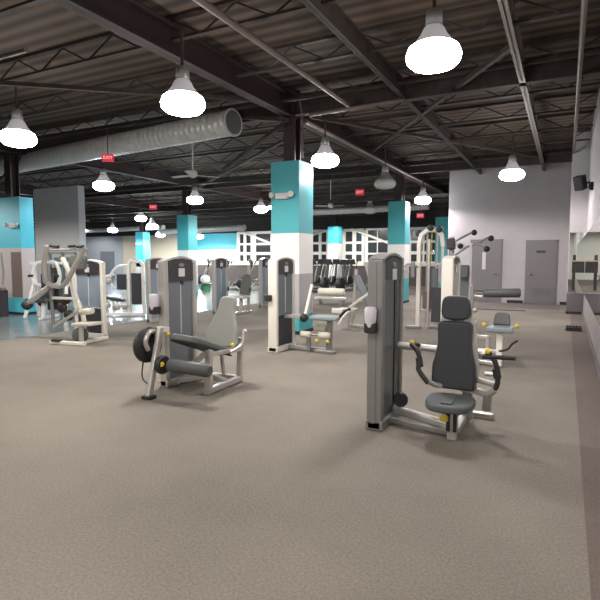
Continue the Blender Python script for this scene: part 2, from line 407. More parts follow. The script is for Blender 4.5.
lit = [
 (-4.69, 5.72, 3.6, 'w', 'big glaring high bay light beside the open end of the large duct'),
 (-8.58, 6.02, 3.6, 'w', 'glaring high bay light above the large duct at the picture edge'),
 (-12.0, 11.03, 3.6, 'c', 'bluish white high bay light under the large duct below the red sign'),
 (-12.0, 15.2, 3.6, 'c', 'lit high bay light directly beneath the white ceiling fan'),
 (-4.67, 10.35, 3.6, 'p', 'bright high bay light touching the top of the nearest teal column'),
 (-11.71, 19.3, 3.6, 'w', 'small lit high bay light just left of the nearest teal column'),
 (-1.28, 14.22, 3.6, 'p', 'bright high bay light before the grey end wall above the door'),
 (-4.67, 18.93, 3.6, 'p', 'lit high bay light beside the second teal column'),
 (-20.04, 20.85, 3.6, 'c', 'small lit high bay light over the far teal column, highest of three'),
 (-19.5, 21.1, 3.18, 'c', 'small lit high bay light over the far teal column, middle of three'),
 (-22.9, 25.5, 3.0, 'w', 'small lit high bay light over the far teal column, lowest of three'),
 (-24.5, 23.1, 3.2, 'c', 'small lit high bay light before the blue grey far wall'),
 (-21.2, 27.2, 2.9, 'w', 'tiny lit high bay light before the teal band of the far wall'),
 (-12.3, 21.5, 3.95, 'w', 'small lit high bay light half hidden by the nearest teal column'),
 (-24.6, 17.0, 3.2, 'c', 'tiny lit high bay light at the edge of the grey partition wall'),
]
protos = {}
for (x, y, z, k, lab) in lit:
    if k not in protos:
        t = make_light({'w': 'lens', 'p': 'lens', 'c': 'lens_cool'}[k], 'reflector', lab); t.location = (x, y, z); protos[k] = t
    else: dup(protos[k], (x, y, z), None, lab)
    lamp(x, y, z-.2, 520 if (x, y) == (-4.69, 5.72) else 330 if y < 14 else 280 if x > -2 else 620, {'w': WARM, 'p': PINK, 'c': COOL}[k])
# one more high bay fixture, then unseen fill spots added without fixtures
tl = dup(protos['p'], (-1.37, 5.9, 3.72), None, 'large lit high bay light high above the dark headrest machine'); lamp(-1.37, 5.9, 3.5, 270, PINK)
for (x, y) in ((-4.7, 1.2), (-8.6, 1.6), (-1.4, 1.3), (-12.4, 4.2), (-16.5, 7.0), (-4.6, -3.5), (-9, -3.5), (-26, 12), (-1.6, -6.5)):  # fill spots beyond the frame, added to brighten foreground and back wall
    lamp(x, y, 3.5, 340, WARM)
for (x, y) in ((-17.8, 8.6), (-17.5, 26.2), (-10.5, 25.9), (-24.5, 26), (-31, 26), (-2.2, 15.5)):  # fill added to brighten far walls and partition, mostly within view, no fixtures
    lamp(x, y, 3.5, 650 if y > 20 else 350 if x > -5 else 900, WARM)
first = None
for (x, y, z, lab) in ((-4.49, 13.95, 3.55, 'unlit bell shaped high bay light between two lit ones'), (-7.55, 21.4, 3.55, 'small unlit bell shaped light before the long shiny far duct')):
    if first is None: first = make_light('lens_off', 'reflector_off', lab); first.location = (x, y, z)
    else: dup(first, (x, y, z), None, lab)

# ceiling fans
def make_fan(label, loc):
    t = thing('ceiling_fan', label, 'fan', loc, 0, 'ceiling fans')
    MB().tube([(0, 0, .1), (0, 0, 4.9-loc[2])], .018, 8).build('down_rod', M['placard'], t)
    MB().lathe([(.03, .16), (.11, .12), (.12, .04), (.09, -.02), (.02, -.05)], (0, 0, 0), n=18).build('motor_housing', M['placard'], t)
    MB().lathe([(.03, .0), (.07, -.06), (.01, -.1)], (0, 0, 4.9-loc[2]), n=14).build('ceiling_canopy', M['placard'], t)
    for k in range(3):
        a = 1.0+k*2*PI/3; m = Matrix.Rotation(a, 4, 'Z') @ Matrix.Rotation(.16, 4, 'X')
        MB(m).prism([(.1, -.03), (.25, -.065), (.68, -.06), (.70, 0), (.68, .06), (.25, .065), (.1, .03)], .012, (0, 0, .02), (1, 0, 0), (0, 1, 0)).build('fan_blade', M['placard'], t)
    return t
f0 = make_fan('white three blade ceiling fan hanging under the large duct', (-8.5, 10.7, 3.62))
dup(f0, (-22.2, 18.6, 3.45), .4, 'small pale ceiling fan right of the grey partition wall')
dup(f0, (-8.9, 20.3, 3.7), .9, 'small pale ceiling fan left of the unlit bell light')

# exit signs
def text_mesh(txt, size, m, parent, mtx, name='exit_lettering'):
    cu = bpy.data.curves.new(name, 'FONT'); cu.body = txt; cu.size = size; cu.extrude = .003; cu.align_x = 'CENTER'; cu.align_y = 'CENTER'
    o = bpy.data.objects.new(name, cu); C.objects.link(o); cu.materials.append(m)
    bpy.context.view_layer.update()
    me = bpy.data.meshes.new_from_object(o.evaluated_get(bpy.context.evaluated_depsgraph_get())); me.name = name
    bpy.data.objects.remove(o); q = bpy.data.objects.new(name, me); C.objects.link(q); q.parent = parent; q.matrix_local = mtx; return q
def exit_sign(label, loc, rz, s=1.0):
    t = thing('exit_sign', label, 'sign', loc, rz, 'red exit signs')
    MB().box((0, 0, 0), (.34*s, .06, .22*s)).build('sign_box', M['red'], t, .01)
    text_mesh('EXIT', .13*s, M['pink'], t, Matrix.Translation((0, -.034, 0)) @ Matrix.Rotation(PI/2, 4, 'X'))
    MB().tube([(0, 0, .11*s), (0, 0, 4.9-loc[2])], .01, 6).build('hanger_rod', M['steel_dark'], t)
    return t
exit_sign('red exit sign hanging below the large duct', (-9.2, 8.6, 3.78), .75, .75)
exit_sign('small red exit sign above the far teal columns', (-14.9, 16.2, 3.6), .5, .9)
exit_sign('tiny red exit sign between the nearest teal column and unlit bell light', (-5.88, 15.7, 3.62), .3, .8)
exit_sign('tiny red exit sign right of the grey partition wall', (-20.07, 17.1, 3.42), .6, .9)
exit_sign('tiny red exit sign beside the end wall edge', (-5.6, 22.3, 3.35), .3, .9)

# twin head emergency lights on the columns
def emergency(label, loc):
    t = thing('emergency_light', label, 'light', loc, 0, 'twin head emergency lights')
    MB().box((0, -.04, 0), (.30, .08, .12)).build('housing', M['placard'], t, .015)
    for sx in (-1, 1):
        MB().lathe([(.03, 0), (.06, .05), (.062, .08), (.05, .085)], (sx*.19, -.05, .03), (sx*.45, -.8, -.1), 14).build('lamp_head', M['cream'], t)
    return t
emergency('cream twin head emergency light on the nearest teal column', (-5.12, 9.3, 2.79))
emergency('pale twin head emergency light on the teal column at the picture edge', (-13.35, 9.13, 2.42))
emergency('tiny pale emergency light on the far bright teal column', (-24.2, 25, 2.45))

# speaker
t = thing('wall_speaker', 'black box loudspeaker hung high beside the mirrored pilaster', 'speaker', (.26, 15.4, 3.48))
MB(Matrix.Rotation(-.5, 4, 'Z') @ Matrix.Rotation(.35, 4, 'X')).box((0, 0, 0), (.24, .22, .36)).build('cabinet', M['black'], t, .015)
MB(Matrix.Rotation(-.5, 4, 'Z') @ Matrix.Rotation(.35, 4, 'X')).box((0, -.115, 0), (.20, .012, .32)).build('front_grille', M['header'], t)
MB().tube([(.05, .05, 0), (.215, .05, 0)], .025, 8).build('bracket_arm', M['black'], t)
MB().lathe([(.06, 0), (.06, .02)], (.2, .05, 0), (1, 0, 0), 14).build('bracket_plate', M['black'], t)
tag(MB().lathe([(.09, 0), (.09, .06), (.05, .1)], (.482, 13.1, 3.11), (-1, 0, 0), 16).build('camera_dome', M['black']), 'small black round fitting on the side wall beside the loudspeaker', 'fitting')

# wall rack on the mirrored pilaster, small dark block on the floor
t = thing('wall_rack', 'black metal rack with tan top mounted on the pilaster mirror', 'rack', (.3, 16.1, 0))
for dx in (-.09,): MB().box((dx, .03, 1.15), (.075, .07, .96)).build('upright', M['black'], t)
MB().box((.01, .02, 1.30), (.30, .10, .30)).build('crossbar', M['black'], t)
MB().box((.0, .02, 1.47), (.32, .14, .035)).build('top_board', M['tan'], t)
t = thing('dumbbell_stand', 'low black block with a bumpy top lying on the carpet by the side wall', 'block', (.20, 12.45, 0))
MB().box((0, 0, .04), (.30, .16, .08)).build('base_block', M['black'], t, .01)
for k in range(5): MB().lathe([(.028, 0), (.028, .02), (.015, .035)], (-.12+k*.06, 0, .08), n=12).build('knob', M['black'], t)

# ------------------------------------------------------------------ weight tower shared by the selector machines
def tower(root, cx, cy, W, D, H, rz=0, shroud='shroud', post='silver', stack=False, slot=False, hh=.28, near=False, header='header', cable=True):
    m = rel(root) @ T(cx, cy, 0, rz)
    pw = .075
    for sy in (-1, 1):
        p = MB(m).box((0, sy*(W/2-pw/2), H/2-.02), (D, pw, H-.04)).build('frame_post', M[post], root, .022, 3)
        if near: MB(m).box((-.01, sy*(W/2+.001), H/2), (.045, .01, H-.14)).build('post_groove', M['silver_dark'], p)
    zt = H-.02
    arch = [(-(W/2-pw), H-hh)]+[(-(W/2-pw)+(W-2*pw)*k/12, zt-.05+.05*math.sin(PI*k/12)) for k in range(13)]+[(W/2-pw, H-hh)]
    h = MB(m).prism(arch, D-.01, (.002, 0, 0), (0, 1, 0), (0, 0, 1)).build('header', M[header], root)
    cap = [(0, -(W/2-.01)+(W-.02)*k/14, H-.055+.055*math.sin(PI*k/14)) for k in range(15)]
    MB(m).bar(cap, D*.96, .022).build('top_cap', M[post], root)
    MB(m).box((D/2+.001, 0.0, H-.185), (.012, .11, .10)).build('placard', M['placard'], h)
    MB(m).prism([(.05*math.cos(a*PI/6), .022*math.sin(a*PI/6)) for a in range(12)], .01, (D/2+.001, -.0, H-.095), (0, 1, 0), (0, 0, 1)).build('emblem', M['emblem'], h)
    z0 = .60 if stack else .09
    w2 = W-2*pw
    for fx in (1, -1):
        MB(m).box((fx*(D/2-.035), 0, (z0+H-hh)/2), (.02, w2+.01, H-hh-z0)).build('shroud', M[shroud], root)
    if stack:
        mb = MB(m)
        for k in range(13): mb.box((0, 0, .115+k*.037), (D-.05, w2-.02, .033))
        mb.build('weight_stack', M['plate'], root)
    if slot:
        MB(m).box((D/2-.022, w2*.22, (.1+H-hh)/2), (.012, .06, H-hh-.12)).build('slot', M['header'], root)
    elif cable:
        MB(m).box((D/2-.022, 0, (H-hh)*.74), (.012, .012, H*.40)).build('cable', M['placard'], root)
        MB(m).box((D/2-.016, .02, H-hh-.02), (.02, .05, .05)).build('guide', M['black'], root)
    MB(m).box((0, 0, .045), (D+.02, W, .09)).build('base_rail', M[post], root, .015)
    return m
def holder(root, x, y, z, s=1.0):
    m = rel(root)
    b = MB(m).box((x, y, z-.10*s), (.13*s, .11*s, .11*s)).build('bottle_holder', M['black'], root, .015)
    MB(m).lathe([(.045*s, -.09*s), (.062*s, .0), (.066*s, .10*s), (.05*s, .125*s)], (x, y-.01, z), (0, 0, 1), 16).build('cup', M['lilac'], b)

# ---- 1. seated press machine, nearest
R = thing('seated_press_machine', 'nearest weight machine with dark headrest and back pad facing the camera', 'exercise machine', (-1.15, 4.65, 0))
m = rel(R)
tower(R, -1.485, 4.70, .66, .15, 1.585, 0, 'shroud_near', 'silver_dark', slot=True, hh=.23, near=True)
holder(R, -1.505, 4.325, 1.02, .82)
MB(m).bar([(-1.45, 4.80, .10), (-.84, 4.56, .085)], .08, .075).build('base_tube', M['silver'], R, .02)
MB(m).bar([(-1.45, 4.62, .05), (-.84, 4.50, .045)], .05, .05).build('lower_tube', M['silver_dark'], R, .01)
MB(m).bar([(-.81, 4.42, .04), (-.81, 5.20, .04)], .07, .06).build('base_rail', M['silver'], R, .012)
MB(m).box((-.81, 5.2, .03), (.5, .07, .06)).build('rear_foot', M['silver'], R, .012)
MB(m).bar([(-.81, 4.46, .02), (-.81, 4.46, .31)], .085, .06).build('seat_post', M['silver'], R, .01)
MB(m).box((-.842, 4.422, .18), (.03, .012, .20)).build('post_slot', M['black'], R); MB(m).box((-.785, 4.422, .18), (.03, .012, .20)).build('post_slot', M['black'], R)
o = smooth_outline([(-.20, .02), (-.17, .16), (0, .20), (.17, .16), (.20, .02), (.15, -.15), (0, -.19), (-.15, -.15)])
st = MB(m).prism(o, .07, (-.825, 4.38, .335), (1, 0, 0), (0, 1, .05)).build('seat', M['pad_seat'], R, .025, 3)
MB(m).box((-.825, 4.38, .372), (.09, .3, .012)).build('seat_ridge', M['pad_olive'], st, .005)
lean = (0, .06, 1)
MB(m).prism([(-.13, .61), (.13, .61), (.15, .58), (.142, .40), (.155, .33), (.185, .22), (.19, .10), (.178, .0), (-.178, 0), (-.19, .10), (-.185, .22), (-.155, .33), (-.142, .40), (-.15, .58)], .075, (-.862, 4.72, .375), (1, 0, 0), lean).build('backrest', M['pad_navy'], R, .022, 3)
MB(m).prism(smooth_outline([(-.105, .02), (-.125, .10), (-.10, .20), (0, .22), (.10, .20), (.125, .10), (.105, .02), (0, 0)]), .075, (-.86, 4.76, .995), (1, 0, 0), lean).build('headrest', M['pad_navy'], R, .022, 3)
MB(m).box((-.845, 4.80, .985), (.10, .03, .09)).build('headrest_bracket', M['silver_dark'], R)
MB(m).prism([(-.10, .83), (.10, .83), (.155, .60), (.198, .24), (.185, 0), (-.185, 0), (-.198, .24), (-.155, .60)], .02, (-.850, 4.775, .36), (1, 0, 0), lean).build('back_shell', M['silver'], R, .006)
MB(m).bar([(-.77, 5.0, .05), (-.77, 4.88, .55), (-.79, 4.84, 1.05)], .085, .07, (0, 1, 0)).build('back_post', M['silver_dark'], R, .015)
MB(m).tube([(-1.45, 4.92, .70), (-.60, 4.92, .68)], .036, 14).build('cross_tube', M['silver'], R)
MB(m).tube([(-.62, 4.92, .50), (-.52, 4.92, .50)], .02, 10).build('foot_peg', M['silver'], R)
for (x, y, z) in ((-1.24, 4.72, .765), (-.565, 4.62, .76)): MB(m).tube([(x-.018, y, z), (x+.02, y, z)], .028, 12).build('yellow_pin', M['yellow'], R)
MB(m).tube([(-1.24, 4.74, .76), (-1.22, 4.9, .72)], .018, 8).build('pin_rod', M['black'], R)
l = MB(m).tube(curve3([(-1.24, 4.70, .755), (-1.165, 4.64, .70), (-1.14, 4.62, .62), (-1.145, 4.60, .55), (-1.08, 4.58, .47), (-1.05, 4.58, .44)]), .022, 10).build('lever_handle', M['black'], R)
MB(m).tube([(-1.15, 4.625, .65), (-1.135, 4.61, .57)], .031, 10).build('grip', M['black'], l)
l = MB(m).tube(curve3([(-.56, 4.64, .75), (-.50, 4.60, .68), (-.48, 4.60, .60), (-.475, 4.60, .50), (-.50, 4.6, .43)]), .022, 10).build('lever_handle', M['black'], R)
MB(m).tube([(-.49, 4.60, .62), (-.475, 4.60, .54)], .032, 10).build('grip', M['black'], l)
MB(m).tube([(-.60, 4.60, .715), (-.34, 4.60, .722)], .020, 10).build('side_grip', M['black'], R)
MB(m).tube(curve3([(-1.06, 4.58, .455), (-.99, 4.66, .41), (-.90, 4.80, .38), (-.84, 4.84, .37)]), .024, 10).build('lever_arm', M['silver'], R)
MB(m).tube(curve3([(-.49, 4.60, .445), (-.55, 4.64, .385), (-.68, 4.76, .37), (-.84, 4.84, .37)]), .03, 10).build('lever_arm', M['silver'], R)
MB(m).tube([(-.50, 4.66, .47), (-.80, 4.86, .47)], .024, 10).build('lever_brace', M['silver'], R)
MB(m).bar([(-.555, 4.64, .38), (-.565, 4.66, .24)], .07, .05).build('lever_stop', M['silver_dark'], R, .01)
MB(m).lathe([(.062, -.03), (.07, -.015), (.07, .015), (.062, .03)], (-1.345, 4.74, .215), (.3, -1, 0), 20).build('pulley', M['black'], R)
MB(m).box((-.875, 4.42, .19), (.075, .03, .055)).build('seat_adjuster', M['yellow'], R, .01)

# ---- 2. leg extension machine
R = thing('leg_extension_machine', 'leg extension machine with grey green tapered back pad and dark round cam', 'exercise machine', (-3.9, 4.85, 0))
m = rel(R)
tower(R, -4.245, 5.02, .60, .115, 1.56, 0, 'shroud', 'silver', hh=.29)
holder(R, -4.30, 4.66, 1.02, .85)
MB(m).bar([(-4.05, 4.27, .03), (-4.07, 4.50, .76)], .06, .07, (0, 1, 0)).build('front_strut', M['silver'], R, .015)
MB(m).box((-4.05, 4.27, .02), (.12, .12, .04)).build('rubber_foot', M['black'], R, .01)
MB(m).bar([(-4.17, 4.72, .70), (-4.07, 4.48, .75)], .06, .07).build('strut_link', M['cream'], R, .01)
MB(m).lathe([(.03, -.025), (.2, -.03), (.205, 0), (.2, .03), (.03, .025)], (-4.19, 4.42, .57), (1, 0, 0), 32).build('cam_disc', M['black'], R)
MB(m).tube(curve3([(-4.14, 4.52, .60), (-4.14, 4.50, .70), (-4.14, 4.40, .72), (-4.14, 4.33, .62), (-4.14, 4.37, .52)]), .028, 10).build('cam_arm', M['silver'], R)
MB(m).tube(curve3([(-4.19, 4.35, .42), (-4.17, 4.30, .22), (-4.06, 4.32, .12)]), .008, 6).build('cable', M['black'], R)
MB(m).lathe([(.095, -.03), (.105, -.01), (.105, .02), (.095, .04)], (-3.95, 4.38, .37), (1, 0, 0), 22).build('pivot_hub', M['black'], R)
MB(m).lathe([(.03, 0), (.025, .03)], (-3.92, 4.34, .385), (.6, -.8, 0), 12).build('yellow_knob', M['yellow'], R)
MB(m).lathe([(.05, 0), (.073, .02), (.073, .54), (.05, .56)], (-3.87, 4.40, .37), (1, 0, -.02), 20).build('leg_roller', M['roller_grey'], R)
MB(m).bar([(-3.58, 4.42, .39), (-3.58, 4.75, .50)], .04, .05).build('roller_arm', M['silver_dark'], R)
se = MB(m).prism([(-.21, .36), (.21, .36), (.20, -.30), (.14, -.36), (-.14, -.36), (-.20, -.30)], .075, (-3.78, 4.85, .545), (1, 0, -.06), (0, 1, -.36)).build('seat', M['pad_olive'], R, .025, 3)
MB(m).prism([(-.22, .34), (.22, .34), (.21, -.30), (-.21, -.30)], .02, (-3.78, 4.85, .50), (1, 0, -.06), (0, 1, -.36)).build('seat_pan', M['black'], se)
o = [(-.21, 0), (.21, 0), (.225, .10), (.21, .20), (.16, .33), (.12, .45), (.11, .57), (.07, .62), (-.07, .62), (-.11, .57), (-.12, .45), (-.16, .33), (-.21, .20), (-.225, .10)]
MB(m).prism(smooth_outline(o, 3), .08, (-3.76, 5.20, .47), (1, 0, 0), (.06, .28, 1)).build('backrest', M['pad_green'], R, .025, 3)
MB(m).bar([(-3.70, 5.28, .50), (-3.70, 5.36, .95)], .08, .04, (0, 1, 0)).build('back_bracket', M['silver'], R)
for (x, y, z) in ((-4.03, 4.58, .68), (-3.54, 5.16, .50)): MB(m).ball((x, y, z), .026).build('yellow_knob', M['yellow'], R)
MB(m).bar([(-3.56, 4.70, .03), (-3.56, 4.72, .51)], .085, .06).build('front_leg', M['silver'], R, .012)
MB(m).bar([(-3.56, 4.66, .045), (-3.60, 5.42, .045)], .07, .07).build('base_rail', M['silver'], R, .012)
MB(m).bar([(-3.60, 5.38, .03), (-3.57, 5.38, .56)], .07, .05).build('rear_leg', M['silver'], R, .012)
MB(m).bar([(-3.83, 5.38, .05), (-3.78, 5.25, .45)], .035, .035).build('rear_brace', M['silver'], R)
MB(m).bar([(-3.57, 5.42, .42), (-3.56, 4.72, .46)], .05, .05).build('seat_rail', M['silver'], R, .01)
MB(m).tube(curve3([(-3.50, 5.05, .44), (-3.46, 5.22, .50), (-3.48, 5.30, .62), (-3.48, 5.32, .66)]), .02, 8).build('side_handle', M['silver'], R)
MB(m).ball((-3.50, 5.36, .64), .035).build('handle_knob', M['silver'], R)
MB(m).bar([(-4.2, 4.95, .05), (-3.85, 5.15, .10), (-3.60, 5.1, .06)], .07, .07).build('base_link', M['silver'], R, .012)
MB(m).bar([(-4.2, 5.35, .05), (-3.60, 5.4, .05)], .06, .06).build('rear_link', M['silver'], R, .012)

# ---- 3. seated leg curl machine in the middle
R = thing('leg_curl_machine', 'weight machine before the nearest teal column with cream rollers and small teal grey seat', 'exercise machine', (-3.8, 7.65, 0))
m = rel(R)
tower(R, -4.24, 7.65, .66, .17, 1.555, 0, 'shroud', 'cream', stack=True, hh=.27)
MB(m).box((-4.3, 7.30, .90), (.12, .09, .10)).build('bottle_holder', M['black'], R, .015)
MB(m).bar([(-3.74, 7.50, .56), (-3.66, 7.62, 1.12)], .05, .05, (0, 1, 0)).build('roller_strut', M['cream'], R, .01)
MB(m).tube([(-3.68, 7.62, 1.02), (-3.54, 7.62, 1.02)], .028, 10).build('roller_axle', M['black'], R)
MB(m).lathe([(.04, 0), (.06, .015), (.06, .44), (.04, .455)], (-3.545, 7.62, 1.01), (1, 0, 0), 18).build('upper_roller', M['roller_cream'], R)
MB(m).prism([(-.24, -.16), (.24, -.16), (.25, .12), (.18, .18), (-.24, .18)], .06, (-3.42, 7.66, .585), (1, 0, 0), (0, 1, 0)).build('seat', M['pad_teal'], R, .02, 3)
MB(m).prism([(-.1, -.03), (.1, -.03), (.1, .05), (-.1, .05)], .07, (-3.20, 7.60, .70), (1, 0, 0), (0, 0, 1)).build('thigh_pad', M['roller_cream'], R, .02, 3)
MB(m).tube([(-3.16, 7.60, .62), (-3.06, 7.55, .72), (-2.96, 7.52, .76)], .022, 10).build('lever', M['black'], R)
h = MB(m).tube([(-3.16, 7.55, .50), (-3.08, 7.52, .62), (-2.98, 7.52, .72)], .020, 8).build('lever', M['cream'], R)
MB(m).bar([(-4.15, 7.6, .58), (-3.74, 7.55, .60)], .07, .06).build('seat_beam', M['silver'], R, .01)
MB(m).ball((-3.74, 7.48, .585), .07).build('pivot_hub', M['black'], R)
for (x, z, w, y) in ((-3.835, .305, .18, 7.55), (-3.53, .30, .20, 7.60), (-3.655, .41, .22, 7.68)):
    MB(m).lathe([(.03, 0), (.055, .012), (.055, w-.012), (.03, w)], (x, y, z), (1, 0, 0), 16).build('leg_roller', M['roller_cream'], R)
MB(m).tube([(-3.84, 7.56, .305), (-3.32, 7.60, .305)], .02, 8).build('roller_axle', M['silver_dark'], R)
MB(m).bar([(-3.40, 7.72, .03), (-3.38, 7.70, .56)], .09, .07).build('seat_post', M['silver_dark'], R, .012)
MB(m).bar([(-3.72, 7.62, .03), (-3.72, 7.62, .25)], .06, .06).build('front_leg', M['silver_dark'], R)
MB(m).box((-3.45, 7.66, .025), (.36, .08, .05)).build('foot_bar', M['silver_dark'], R, .01)
MB(m).bar([(-4.2, 7.75, .045), (-3.42, 7.72, .045)], .06, .06).build('base_rail', M['silver'], R, .01)
for x in (-3.55, -3.36): MB(m).ball((x, 7.56, .21), .032).build('adjuster_knob', M['yellow'], R)

# ---- 4. lever pulldown machine at the left
R = thing('lever_pulldown_machine', 'pulldown machine with long raised silver arms and dark grips on the glossy floor edge', 'exercise machine', (-8.2, 6.8, 0))
m = rel(R)
tower(R, -8.25, 7.16, .80, .10, 1.51, -PI/2, 'shroud_blue', 'cream', stack=True, hh=.27)
MB(m).bar(curve3([(-7.48, 6.42, 1.73), (-7.80, 6.46, 1.40), (-8.10, 6.52, 1.12), (-8.35, 6.56, 1.02), (-8.56, 6.52, 1.06), (-8.66, 6.5, 1.12)]), .07, .075).build('press_arm', M['silver'], R, .015)
MB(m).bar(curve3([(-8.44, 6.40, 1.77), (-8.58, 6.43, 1.45), (-8.66, 6.5, 1.1)]), .07, .075).build('press_arm', M['silver'], R, .015)
MB(m).bar([(-8.6, 6.55, 1.02), (-9.14, 6.5, .70)], .09, .08).build('counter_arm', M['silver'], R, .015)
MB(m).lathe([(.05, -.06), (.10, -.05), (.10, .05), (.05, .06)], (-9.2, 6.5, .66), (.9, 0, .5), 18).build('counterweight', M['black'], R)
MB(m).tube([(-8.42, 6.42, 1.70), (-7.52, 6.44, 1.70)], .022, 8).build('cross_bar', M['silver'], R)
for (a, b) in (((-8.36, 6.4, 1.77), (-8.14, 6.4, 1.75)), ((-7.86, 6.4, 1.76), (-7.72, 6.4, 1.76)), ((-7.66, 6.4, 1.75), (-7.5, 6.4, 1.75))): MB(m).tube([a, b], .028, 10).build('grip', M['black'], R)
MB(m).prism([(-.18, 0), (.18, 0), (.22, .2), (.16, .26), (-.16, .26), (-.22, .2)], .07, (-8.02, 6.72, 1.34), (1, 0, 0), (0, 0, 1)).build('chest_pad', M['pad_olive'], R, .02, 3)
MB(m).bar(curve3([(-8.32, 6.62, 1.55), (-8.10, 6.62, 1.20), (-8.05, 6.66, .85), (-7.92, 6.70, .50), (-7.90, 6.7, .25)]), .07, .07).build('main_post', M['cream'], R, .015)
MB(m).bar([(-8.72, 6.62, 1.45), (-8.62, 6.6, .5), (-8.60, 6.6, .22)], .05, .05).build('side_post', M['silver_dark'], R, .01)
MB(m).bar([(-8.60, 6.6, .24), (-7.92, 6.7, .62)], .06, .06).build('brace', M['silver'], R, .01)
MB(m).bar([(-8.6, 6.6, .80), (-8.0, 6.66, .80)], .05, .05).build('brace', M['cream'], R, .01)
MB(m).lathe([(.04, 0), (.06, .01), (.06, .30), (.04, .31)], (-7.80, 6.55, .575), (1, 0, .12), 16).build('thigh_roller', M['roller_cream'], R)
MB(m).prism([(-.24, -.14), (.24, -.14), (.24, .18), (-.24, .18)], .06, (-7.60, 6.50, .375), (1, 0, .06), (0, 1, 0)).build('seat', M['roller_cream'], R, .02, 3)
MB(m).bar([(-7.62, 6.4, .36), (-7.60, 6.38, .03)], .07, .06).build('seat_post', M['silver'], R, .01)
MB(m).lathe([(.03, -.03), (.14, -.025), (.14, .025), (.03, .03)], (-7.72, 6.46, .17), (.5, -.8, 0), 20).build('pulley', M['pad_olive'], R)
MB(m).bar([(-8.28, 6.28, .03), (-7.5, 6.36, .04)], .09, .06).build('foot_plate', M['cream'], R, .01)
MB(m).box((-8.1, 6.26, .075), (.18, .10, .04)).build('foot_pad', M['black'], R, .01)
MB(m).bar([(-7.66, 6.38, .04), (-7.75, 7.1, .04)], .07, .06).build('base_rail', M['cream'], R, .01)
for (x, z) in ((-8.42, .62), (-8.25, .48), (-8.32, .78)): MB(m).lathe([(.03, -.03), (.10, -.02), (.10, .02), (.03, .03)], (x, 6.66, z), (.2, -1, 0), 16).build('weight_disc', M['black'], R)

# ---- 5. abdominal machine behind the press machine
R = thing('abdominal_machine', 'weight machine with long grey chest roller and small grey seat on pale leg', 'exercise machine', (-1.1, 7.9, 0))
m = rel(R)
tower(R, -1.53, 8.02, .60, .17, 1.575, 0, 'roller_cream', 'cream', hh=.10, cable=False)
MB(m).bar([(-1.19, 7.82, .03), (-1.19, 7.82, 1.16)], .05, .06).build('roller_post', M['silver_dark'], R, .01)
for z in (.45, .62, .80): MB(m).ball((-1.14, 7.80, z), .035).build('adjuster_knob', M['silver'], R)
MB(m).tube([(-1.19, 7.85, 1.06), (-1.03, 7.88, 1.05)], .03, 10).build('roller_axle', M['chrome'], R)
MB(m).lathe([(.04, 0), (.063, .02), (.066, .48), (.045, .50)], (-1.045, 7.90, 1.045), (1, 0, .03), 20).build('chest_roller', M['roller_grey'], R)
MB(m).prism([(-.18, -.14), (.18, -.14), (.15, .16), (-.15, .16)], .07, (-.79, 7.80, .545), (1, 0, 0), (0, 1, 0)).build('seat', M['pad_teal'], R, .02, 3)
MB(m).prism([(-.12, 0), (.12, 0), (.10, .16), (.06, .19), (-.06, .19), (-.10, .16)], .06, (-.79, 7.98, .58), (1, 0, 0), (0, .35, 1)).build('backrest', M['roller_grey'], R, .02, 3)
MB(m).bar([(-.79, 7.74, .03), (-.79, 7.80, .51)], .085, .07).build('seat_post', M['cream'], R, .012)
for x in (-1.01, -.57): 
    MB(m).tube([(x, 7.80, .60), (-.79+(x+.79)*.75, 7.85, .58)], .014, 8).build('knob_rod', M['silver'], R)
    MB(m).ball((x, 7.80, .60), .03).build('adjuster_knob', M['yellow'], R)
MB(m).tube(curve3([(-.79, 7.74, .24), (-.68, 7.72, .28), (-.62, 7.72, .36), (-.55, 7.72, .41)]), .016, 8).build('foot_lever', M['black'], R)
MB(m).bar([(-1.5, 7.85, .42), (-.95, 7.78, .42)], .05, .05).build('frame_rail', M['silver'], R, .01)
MB(m).bar([(-1.5, 7.85, .22), (-.80, 7.78, .22)], .06, .05).build('frame_rail', M['silver'], R, .01)
MB(m).bar([(-.95, 7.78, .20), (-.95, 7.78, .44)], .05, .05).build('frame_riser', M['silver'], R, .01)
MB(m).bar([(-1.5, 8.1, .04), (-.79, 7.76, .04)], .06, .05).build('base_rail', M['silver'], R, .01)

# ---- 6. overhead press / chin station further back
R = thing('dip_chin_machine', 'tall chin and dip machine with raised dark tipped arms before the end wall', 'exercise machine', (-1.9, 11, 0))
m = rel(R)
MB(m).bar([(-1.71, 11, .03), (-1.71, 11, 1.85)], .055, .06).build('post', M['silver'], R, .01)
MB(m).bar([(-2.12, 11.1, .03), (-2.12, 11.1, 1.98)], .10, .09).build('post', M['silver_dark'], R, .01)
MB(m).box((-2.12, 11.05, 1.84), (.16, .18, .22)).build('pivot_block', M['header'], R, .02)
for pts, gr in (([(-2.1, 11, 1.86), (-1.72, 10.98, 2.06)], (-1.66, 10.98, 2.06)), ([(-1.71, 11, 1.80), (-1.40, 10.98, 1.95)], (-1.34, 10.98, 1.94)), ([(-1.71, 11, 1.82), (-1.52, 10.9, 1.83), (-1.42, 10.9, 1.75)], (-1.40, 10.9, 1.73)), ([(-2.05, 11, 1.60), (-1.75, 10.95, 1.80)], (-1.92, 10.95, 1.79))):
    a = MB(m).tube(pts, .024, 10).build('arm', M['silver_dark'], R)
    MB(m).ball(gr, .06).build('grip', M['black'], a)
MB(m).bar([(-2.1, 11.05, 1.85), (-1.71, 11, 1.80)], .05, .05).build('top_beam', M['silver'], R, .01)
MB(m).box((-1.9, 11.25, .75), (.34, .12, 1.3)).build('weight_cover', M['shroud'], R, .02)
MB(m).prism([(-.13, 0), (.13, 0), (.13, .26), (-.13, .26)], .07, (-1.88, 10.95, 1.15), (1, 0, 0), (0, 0, 1)).build('knee_pad', M['pad_olive'], R, .02, 3)
